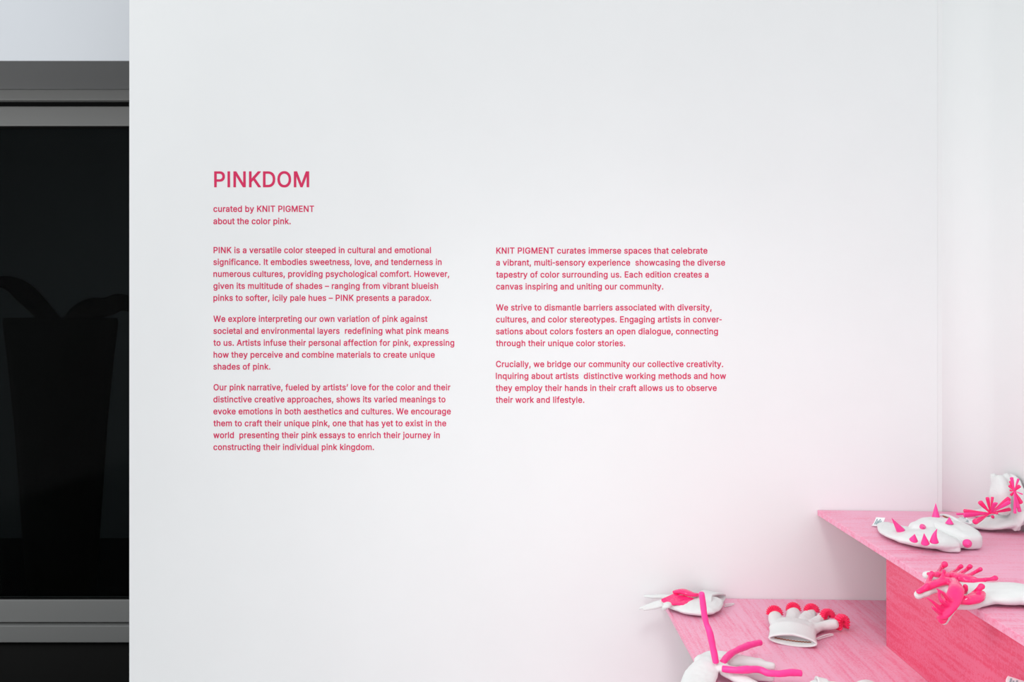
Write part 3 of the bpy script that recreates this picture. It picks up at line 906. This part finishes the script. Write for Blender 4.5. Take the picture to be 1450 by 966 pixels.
c1 = V(1402.4, 727, 1.985)
for px, py, dy, r, mt, fl in [(1365.5, 723.7, .02, .0038, 'resin', 1), (1355, 728.3, -.01, .0018, 'resin_magenta', 1), (1366, 729.6, -.02, .0050, 'resin_magenta', .35),
                              (1388, 711.5, .0, .0046, 'resin', 1), (1398.3, 705.5, -.01, .0034, 'resin', 1), (1405.3, 704.5, .01, .0026, 'resin', 1), (1409.3, 713, -.02, .0052, 'resin_magenta', .35),
                              (1428.5, 706.5, -.01, .0050, 'resin', .5), (1429, 711, -.015, .0044, 'resin_magenta', .4), (1429.3, 721.4, .01, .0036, 'resin', 1), (1381, 739, -.05, .0052, 'resin', 1), (1412, 727, -.03, .0022, 'resin', 1)]:
    petal(g, c1, V(px, py, c1.y + dy), r, mat=mt, flat=fl)
bm = bmesh.new()
bmesh.ops.create_icosphere(bm, subdivisions=3, radius=.0042, matrix=Matrix.Translation(U(1405.7, 732, .034)))
from_bm('bead', bm, M['resin'], g, smooth=True)
c2 = W_(1436.4, 695.7, 1.262)
for px, py, dy, r, mt, fl in [(1432.4, 677, .0, .0034, 'resin_magenta', .6), (1431, 682, .01, .0032, 'resin', 1), (1442, 678.5, .0, .0021, 'resin_magenta', 1), (1443.4, 688.5, -.01, .0034, 'resin', 1), (1447.7, 700, -.01, .0014, 'resin_magenta', 1),
                              (1445.4, 712, .0, .0046, 'resin', .7), (1443.8, 724, -.01, .0038, 'resin_magenta', .5), (1437.2, 726.5, -.02, .0028, 'resin_magenta', .8), (1440.5, 718, -.01, .0050, 'resin_magenta', .4),
                              (1430, 688, .01, .0034, 'resin', 1), (1430.3, 694.5, .01, .0018, 'resin', 1), (1432, 701, .01, .0026, 'resin', 1)]:
    petal(g, c2, V(px, py, c2.y + dy), r, mat=mt, flat=fl)

# ------------------------------------------------------------------ glove with glossy antler growths, fingers over the shelf edge
g = glove(U(1400, 842), 'white glove with glossy hot pink antler growths, fingers hanging over the upper shelf edge')
fabric('glove_fabric', [
    dict(pts=[U(1515, 852, .017), U(1470, 846, .018), U(1440, 841, .018), U(1410, 840, .016), U(1380, 838, .014), U(1358, 835, .013)],
         w=[.042, .040, .042, .048, .050, .042], t=[.016, .017, .017, .015, .012, .010]),
    dict(pts=[U(1372, 829, .014), U(1345, 819, .014), U(1325, 815.5, .013), U(1311.5, 814.5, .012)], w=[.013, .011, .010, .008], t=[.010, .009, .008, .007]),
    dict(pts=[U(1362, 835, .016), U(1343, 830, .020), U(1322, 833, .016), U(1309, 838, .010), U(1300.5, 842.5, .004)], w=[.013, .012, .011, .011, .009], t=[.010, .009, .009, .009, .008]),
    dict(pts=[U(1405, 846, .013), U(1386, 852, .011), U(1364, 857, .010), U(1347.5, 855.5, .012)], w=[.020, .015, .012, .009], t=[.010, .010, .009, .008]),
    dict(pts=[U(1366, 842, .012), U(1350, 850, .012), V(1343.5, 862, 1.470), V(1340.5, 873, 1.468), V(1337, 880.5, 1.470)], w=[.014, .013, .012, .010, .007], t=[.009, .009, .008, .008, .006]),
], M['cotton'], g, voxel=.0022, smooth=4)


def drip(root, base_pts, ws, ts, prongs, mat='resin', name='antler_growth'):
    """a poured resin ridge with drop-ended prongs, one continuous piece"""
    lf = [dict(pts=base_pts, w=ws, t=ts)]
    for pts, r0, r1 in prongs:
        n = len(pts)
        rr = [r0 + (r1 - r0) * i / (n - 1) for i in range(n)]
        rr = [r * (0.8 if 0 < i < n - 1 else 1) for i, r in enumerate(rr)]
        lf.append(dict(pts=pts, w=rr, t=rr, up=(0, 1, 0)))
    return fabric(name, lf, M[mat], root, voxel=.0017, smooth=3, rumple=.0007)


drip(g, [U(1316, 813, .020), U(1335, 814.5, .022), U(1355, 817, .024), U(1372, 821, .025), U(1388, 824, .024)], [.006, .010, .013, .014, .010], [.004, .006, .008, .008, .005],
     [([U(1328, 813, .026), V(1333, 805, 1.72), V(1338, 799.5, 1.70)], .0048, .0066),
      ([U(1342, 815, .028), V(1355, 807, 1.66), V(1361, 802, 1.65)], .0048, .0048),
      ([U(1353, 817, .028), V(1367, 808, 1.63), V(1374, 802, 1.62)], .0044, .0046),
      ([U(1364, 819, .028), V(1380, 811, 1.60), V(1388.5, 806, 1.59)], .0040, .0042),
      ([U(1378, 823, .027), V(1394, 821, 1.57), V(1404, 820, 1.56), V(1409.5, 818.5, 1.56)], .0046, .0052)])
drip(g, [U(1301, 838, .013), U(1312, 832, .020), U(1326, 826.5, .027), U(1341, 823, .030), U(1351, 826, .030)], [.005, .008, .010, .012, .012], [.004, .006, .006, .007, .007],
     [([U(1313, 830, .024), V(1317, 818, 1.585), V(1320, 812.5, 1.585)], .0056, .0058),
      ([U(1331, 824, .030), V(1335.5, 815, 1.56), V(1337, 808.5, 1.56)], .0046, .0036)], mat='resin')
drip(g, [U(1350, 824, .032), V(1354, 834, 1.475), V(1350, 848, 1.455), V(1341, 862, 1.448), V(1335, 872, 1.448), V(1334, 878, 1.450)],
     [.009, .013, .015, .015, .013, .008], [.008, .009, .009, .009, .008, .006],
     [([V(1346, 852, 1.446), V(1338, 843, 1.435), V(1333, 838, 1.43), V(1326, 834, 1.43)], .0056, .0016),
      ([V(1343, 858, 1.446), V(1334, 852, 1.43), V(1330, 845, 1.43), V(1329, 839, 1.43)], .0060, .0022),
      ([V(1337, 864, 1.446), V(1327, 858, 1.435), V(1319, 851, 1.43), V(1313, 847, 1.43)], .0060, .0018),
      ([V(1334, 870, 1.446), V(1327, 866, 1.435), V(1322, 862, 1.43), V(1320, 859, 1.43)], .0056, .0020)], mat='resin')
drip(g, [U(1347, 852, .020), U(1358, 850.5, .022), U(1370, 850, .023), U(1383, 847, .024), U(1390, 841, .026)], [.006, .010, .012, .012, .008], [.005, .007, .008, .008, .006],
     [([U(1354, 849, .026), V(1363, 842, 1.52), V(1367.5, 836, 1.51), V(1367, 830.5, 1.51)], .0062, .0046),
      ([U(1369, 849, .026), V(1379, 841, 1.50), V(1386, 834.5, 1.49), V(1390, 830.5, 1.49)], .0062, .0062)])

# ------------------------------------------------------------------ glove with resin slab on the lower shelf's back corner
g = glove(L(1000, 860), "white glove with a flat pink resin slab, fingers over the lower shelf's left corner")
fabric('glove_fabric', [
    dict(pts=[(.540, 2.196, ZL + .016), L(988, 858.0, .016), L(968, 855.5, .015), L(948, 852.5, .015)], w=[.058, .060, .055, .036], t=[.014, .015, .014, .011], flat=.3),
    dict(pts=[L(960, 846, .014), L(938, 845, .014), L(925, 845, .012), L(913, 844.5, .010)], w=[.012, .009, .008, .004], t=[.008, .006, .005, .0035]),
    dict(pts=[L(955, 856, .013), L(938, 853, .016), L(926, 855.5, .010), L(906, 862, .000)], w=[.014, .010, .008, .0035], t=[.009, .007, .005, .003]),
    dict(pts=[L(955, 858, .012), L(938, 857, .010), L(928, 860, .004), L(912, 863.5, -.002)], w=[.012, .009, .007, .0035], t=[.008, .006, .005, .003]),
    dict(pts=[L(955, 855, .008), V(945, 857, 2.13), V(941, 861.5, 2.13)], w=[.014, .012, .008], t=[.008, .007, .006]),
], M['cotton'], g, voxel=.002, smooth=3)
cuff(g, (.533, 2.200, ZL + .0165), (.577, 2.171, ZL + .0145), .066, .0145, hem=False, w_in=.060, t_in=.0150, tilt_lip=.017, depth=.55)
cord_loop(g, [L(1027, 856, .010), L(1033, 855.5, .007), L(1039.5, 855, .005), L(1036, 857, .003), L(1026, 859, .004)])


def slab(root, name, outline, thick, mat, bump=.0015):
    """irregular cast sheet: outline points (top surface), its own thickness"""
    n = len(outline)
    c = sum(outline, Vector()) / n
    bm = bmesh.new()
    k = 5
    ringsT, ringsB = [], []
    for i in range(k + 1):
        f = i / k
        rt = []
        rb = []
        for p in outline:
            q = c.lerp(p, f)
            z = bump * noise.noise(q * 70) + thick * 0.4 * (1 - f * f)
            edge = 0.0 if i < k else -thick * 0.35
            rt.append(bm.verts.new(q + Vector((0, 0, z + edge))))
            rb.append(bm.verts.new(q + Vector((0, 0, -thick))))
        ringsT.append(rt); ringsB.append(rb)
    for R, flip in ((ringsT, 1), (ringsB, -1)):
        for r0, r1 in zip(R, R[1:]):
            for j in range(n):
                f4 = (r0[j], r0[(j + 1) % n], r1[(j + 1) % n], r1[j])
                bm.faces.new(f4 if flip > 0 else f4[::-1])
    for j in range(n):
        bm.faces.new((ringsT[-1][j], ringsB[-1][j], ringsB[-1][(j + 1) % n], ringsT[-1][(j + 1) % n]))
    bmesh.ops.remove_doubles(bm, verts=bm.verts, dist=1e-6)
    return from_bm(name, bm, M[mat], root, smooth=False)


slab(g, 'resin_sheet', [L(936.5, 848.5, .030), L(940, 846, .032), L(952, 841, .034), L(964, 838.5, .034), L(976, 842, .033), L(985, 847.5, .031), L(980, 850.5, .030), L(968, 855, .030), L(958, 854, .030), L(949, 854.3, .029), L(941, 851.5, .029)], .006, 'resin', .004)
solid('resin_bar', [dict(pts=[L(956, 838.2, .038), L(965, 837.6, .042), L(974, 840, .042), L(982, 842.2, .040), L(989, 842.3, .038)], w=[.008, .012, .012, .009, .005], t=[.004, .006, .006, .005, .004], power=3)], M['resin'], g)

# ------------------------------------------------------------------ glove with pleated nails
g = glove(L(1124, 890), 'white glove with pleated red nails spread in front of the back wall, cuff opening forward')
fabric('glove_fabric', [
    dict(pts=[L(1122.5, 892, .018), L(1124, 888, .017), L(1126, 885, .016), L(1127.5, 882.5, .014)], w=[.054, .056, .059, .056], t=[.0165, .016, .015, .012], flat=.25),
    dict(pts=[L(1103, 887, .015), L(1099, 880, .015), L(1097.5, 873, .016), L(1098.5, 869.5, .017)], w=[.020, .019, .017, .013], t=[.013, .013, .013, .011]),
    dict(pts=[L(1120, 886, .014), L(1123, 874, .015), L(1123.5, 868, .017), L(1123.5, 863, .019)], w=[.019, .018, .017, .013], t=[.012, .012, .013, .011]),
    dict(pts=[L(1136, 886, .014), L(1144, 874, .015), L(1147, 869, .017), L(1147, 866, .019)], w=[.019, .018, .017, .013], t=[.012, .012, .013, .011]),
    dict(pts=[L(1146, 888, .014), L(1158, 880, .016), L(1165, 874.5, .019), L(1168, 872.5, .020)], w=[.018, .014, .014, .012], t=[.012, .011, .012, .010]),
    dict(pts=[L(1146, 893, .013), L(1160, 888, .017), L(1172, 885, .020), L(1181, 884, .022)], w=[.022, .012, .013, .013], t=[.012, .010, .012, .012]),
], M['cotton'], g, voxel=.002, smooth=4, floor=FL)
cuff(g, L(1122.3, 892.5, .0175), L(1122.5, 908, .0138), .055, .0130, w_in=.0555, t_in=.017, depth=.5, tilt_lip=.004)
cord_loop(g, [L(1155, 905, .008), L(1163, 901.5, .010), L(1174, 898.2, .010), L(1180, 899, .007), L(1173, 901, .006), L(1158, 905.5, .006)], .0015)


def pleated_nail(root, c, r, face, a0=-10, a1=190, thick=.011, roll=0.0):
    """corrugated fan: half disc standing behind a fingertip; c centre, face = direction it faces"""
    c = Vector(c); n = Vector(face).normalized()
    s = n.cross(Vector((0, 0, 1))).normalized() * -1
    u = n.cross(s).normalized()
    if u.z < 0:
        u = -u
    bm = bmesh.new()
    K = 120
    pleats = 13
    rows = []
    for i in range(K + 1):
        f = i / K
        q = math.radians(a0 + (a1 - a0) * f)
        ridge = abs(math.sin(f * PI * pleats)) ** 0.7
        ro = r * (0.84 + 0.19 * ridge)
        ri = r * 0.30
        d = s * math.cos(q) + u * math.sin(q)
        k = thick * 0.5
        rows.append([bm.verts.new(c + d * ri + n * k * 0.6), bm.verts.new(c + d * ro * .8 + n * k * (0.45 + 0.55 * ridge)), bm.verts.new(c + d * ro + n * k * (0.1 + 0.4 * ridge)),
                     bm.verts.new(c + d * ro - n * k), bm.verts.new(c + d * ri - n * k)])
    for a, b in zip(rows, rows[1:]):
        for j in range(5):
            bm.faces.new((a[j], a[(j + 1) % 5], b[(j + 1) % 5], b[j]))
    bm.faces.new(rows[0]); bm.faces.new(rows[-1][::-1])
    return from_bm('pleated_nail', bm, M['resin_red'], root)


def nail_at(px, py, rpx, h, face, **kw):
    p = L(px, py, h)
    r = rpx * p.y / F
    return pleated_nail(g, p, r, face, **kw)


nail_at(1097.2, 869.5, 11.3, .020, (-.1, -1, .25), thick=.016)
nail_at(1124.0, 864.0, 10.3, .022, (0, -1, .25), thick=.016)
nail_at(1150.0, 866.5, 11.0, .022, (.1, -1, .25), thick=.016)
nail_at(1173.0, 875.0, 12.0, .022, (.35, -1, .3), thick=.016)
nail_at(1193.0, 882.5, 11.8, .022, (.45, -1, .15), thick=.018, a0=-55, a1=235)

# ------------------------------------------------------------------ glove with three long tubes, lower shelf's left edge
g = glove(L(1020, 962), 'white glove sprouting three long bright pink rods at the lower shelf left edge')
fabric('glove_fabric', [
    # back of the hand with the two stretched fingers
    dict(pts=[L(1000, 938, .018), L(1018, 934, .020), L(1040, 936, .016), L(1058, 938, .014), L(1075, 939, .013)], w=[.030, .034, .026, .020, .016], t=[.014, .016, .013, .012, .010]),
    dict(pts=[L(1050, 938, .014), L(1072, 940.5, .013), L(1085, 942.5, .012), L(1093, 943.5, .012)], w=[.013, .012, .011, .009], t=[.010, .010, .009, .008]),
    dict(pts=[L(1026, 948, .026), L(1046, 953, .019), L(1068, 956, .013), L(1083, 958.5, .011), L(1091, 960, .010)], w=[.017, .017, .015, .011, .009], t=[.010, .011, .011, .009, .008]),
    dict(pts=[L(1026, 952, .022), L(1046, 961, .016), L(1062, 968, .012), L(1076, 974, .011)], w=[.013, .015, .014, .010], t=[.008, .010, .010, .008]),
    # the wrist side falling over the edge and towards the viewer
    dict(pts=[L(1012, 940, .030), L(1000, 945, .026), L(994, 954, .022), L(987, 968, .018), L(980, 985, .016), L(975, 1004, .014)], w=[.020, .030, .034, .034, .034, .036], t=[.010, .014, .014, .013, .012, .012]),
    dict(pts=[L(1000, 938, .028), L(1010, 938, .032), L(1022, 944, .032), L(1032, 950, .028)], w=[.022, .022, .018, .014], t=[.010, .012, .010, .009]),
], M['cotton'], g, voxel=.0022, smooth=4)
cuff(g, L(976, 1000, .014), L(971, 1018, .014), .038, .013, w_in=.036, t_in=.012)


def rod(root, pts, r, lump=.0012):
    return fabric('pink_rod', [dict(pts=pts, w=r, t=r, flat=.25, up=(0.3, 0.9, 0.2) if abs((pts[-1] - pts[0]).normalized().z) > .8 else (0, 0, 1))],
                  M['resin_magenta'], root, voxel=.0015, smooth=2, rumple=lump)


y0 = L(1015, 941, .040).y
rod(g, [V(1014, 938, y0), V(1009.5, 917, y0), V(1005, 896, y0), V(1000.5, 884, y0 + .004), V(997, 868, y0 + .004), V(993.5, 840, y0)], [.0070, .0074, .0072, .0066, .0070, .0066])
rod(g, [L(1023, 939, .040), L(1033, 927.5, .043), L(1045, 920.5, .043), L(1058, 915, .042), L(1069, 911.5, .042), L(1077, 910, .040)], [.0072, .0076, .0072, .0072, .0072, .0066])
rod(g, [L(1023, 947, .038), L(1040, 949, .038), L(1058, 948.5, .038), L(1075, 948.5, .036), L(1088, 953, .033), L(1104, 954, .032), L(1120, 952.3, .032), L(1134.5, 953.5, .030)], [.0070, .0076, .0074, .0076, .0074, .0072, .0074, .0070])

# ------------------------------------------------------------------ plain glove at the bottom edge, wrist towards the left
g = glove(L(1200, 985), 'white glove at the bottom edge, its rolled wrist opening to the left')
fabric('glove_fabric', [
    dict(pts=[L(1166, 980, .024), L(1184, 982, .024), L(1206, 985, .020), L(1230, 988, .022), L(1250, 994, .020), L(1270, 1002, .015)], w=[.036, .038, .044, .052, .054, .046], t=[.020, .019, .016, .019, .016, .012]),
    dict(pts=[L(1212, 982, .022), L(1226, 973, .026), L(1238, 973, .020)], w=[.016, .018, .014], t=[.012, .013, .010]),
    dict(pts=[L(1262, 992, .013), L(1290, 998, .012), L(1310, 1003, .010)], w=[.014, .012, .010], t=[.010, .009, .008]),
    dict(pts=[L(1262, 1002, .013), L(1290, 1012, .012), L(1308, 1019, .010)], w=[.014, .012, .010], t=[.010, .009, .008]),
    dict(pts=[L(1256, 1010, .013), L(1278, 1026, .012), L(1292, 1036, .010)], w=[.014, .012, .010], t=[.010, .009, .008]),
], M['cotton'], g, floor=FL)
cuff(g, L(1172, 981, .024), L(1157, 979.5, .024), .038, .023, w_in=.037, t_in=.021)

# ------------------------------------------------------------------ glove leaning on the panel, only its tag in view
pz = V(1440, 985, 1.42)
g = glove((0.90, 1.42, ZL), 'white glove leaning on the pink panel at the bottom right, only its care tag showing')
fabric('glove_fabric', [
    dict(pts=[(.895, 1.41, ZL + .105), (.890, 1.41, ZL + .075), (.880, 1.41, ZL + .040)], w=[.036, .042, .046], t=[.012, .012, .013], up=(-1, 0, 0.3)),
    dict(pts=[(.880, 1.44, ZL + .050), (.868, 1.455, ZL + .020), (.850, 1.46, ZL + .008)], w=.011, t=.008, up=(-1, 0, 0.3)),
    dict(pts=[(.880, 1.41, ZL + .045), (.862, 1.41, ZL + .018), (.835, 1.41, ZL + .008)], w=.012, t=.008, up=(-1, 0, 0.5)),
    dict(pts=[(.880, 1.385, ZL + .050), (.866, 1.372, ZL + .020), (.846, 1.365, ZL + .008)], w=.011, t=.008, up=(-1, 0, 0.5)),
], M['cotton'], g, voxel=.0026)
cuff(g, (.894, 1.41, ZL + .098), (.900, 1.41, ZL + .122), .040, .012, up=(-1, 0, 0.2))
care_tag(g, V(1425, 969, 1.40), V(1427.5, 957.5, 1.405) - V(1425, 969, 1.40), V(1450, 977, 1.40) - V(1425, 969, 1.40))
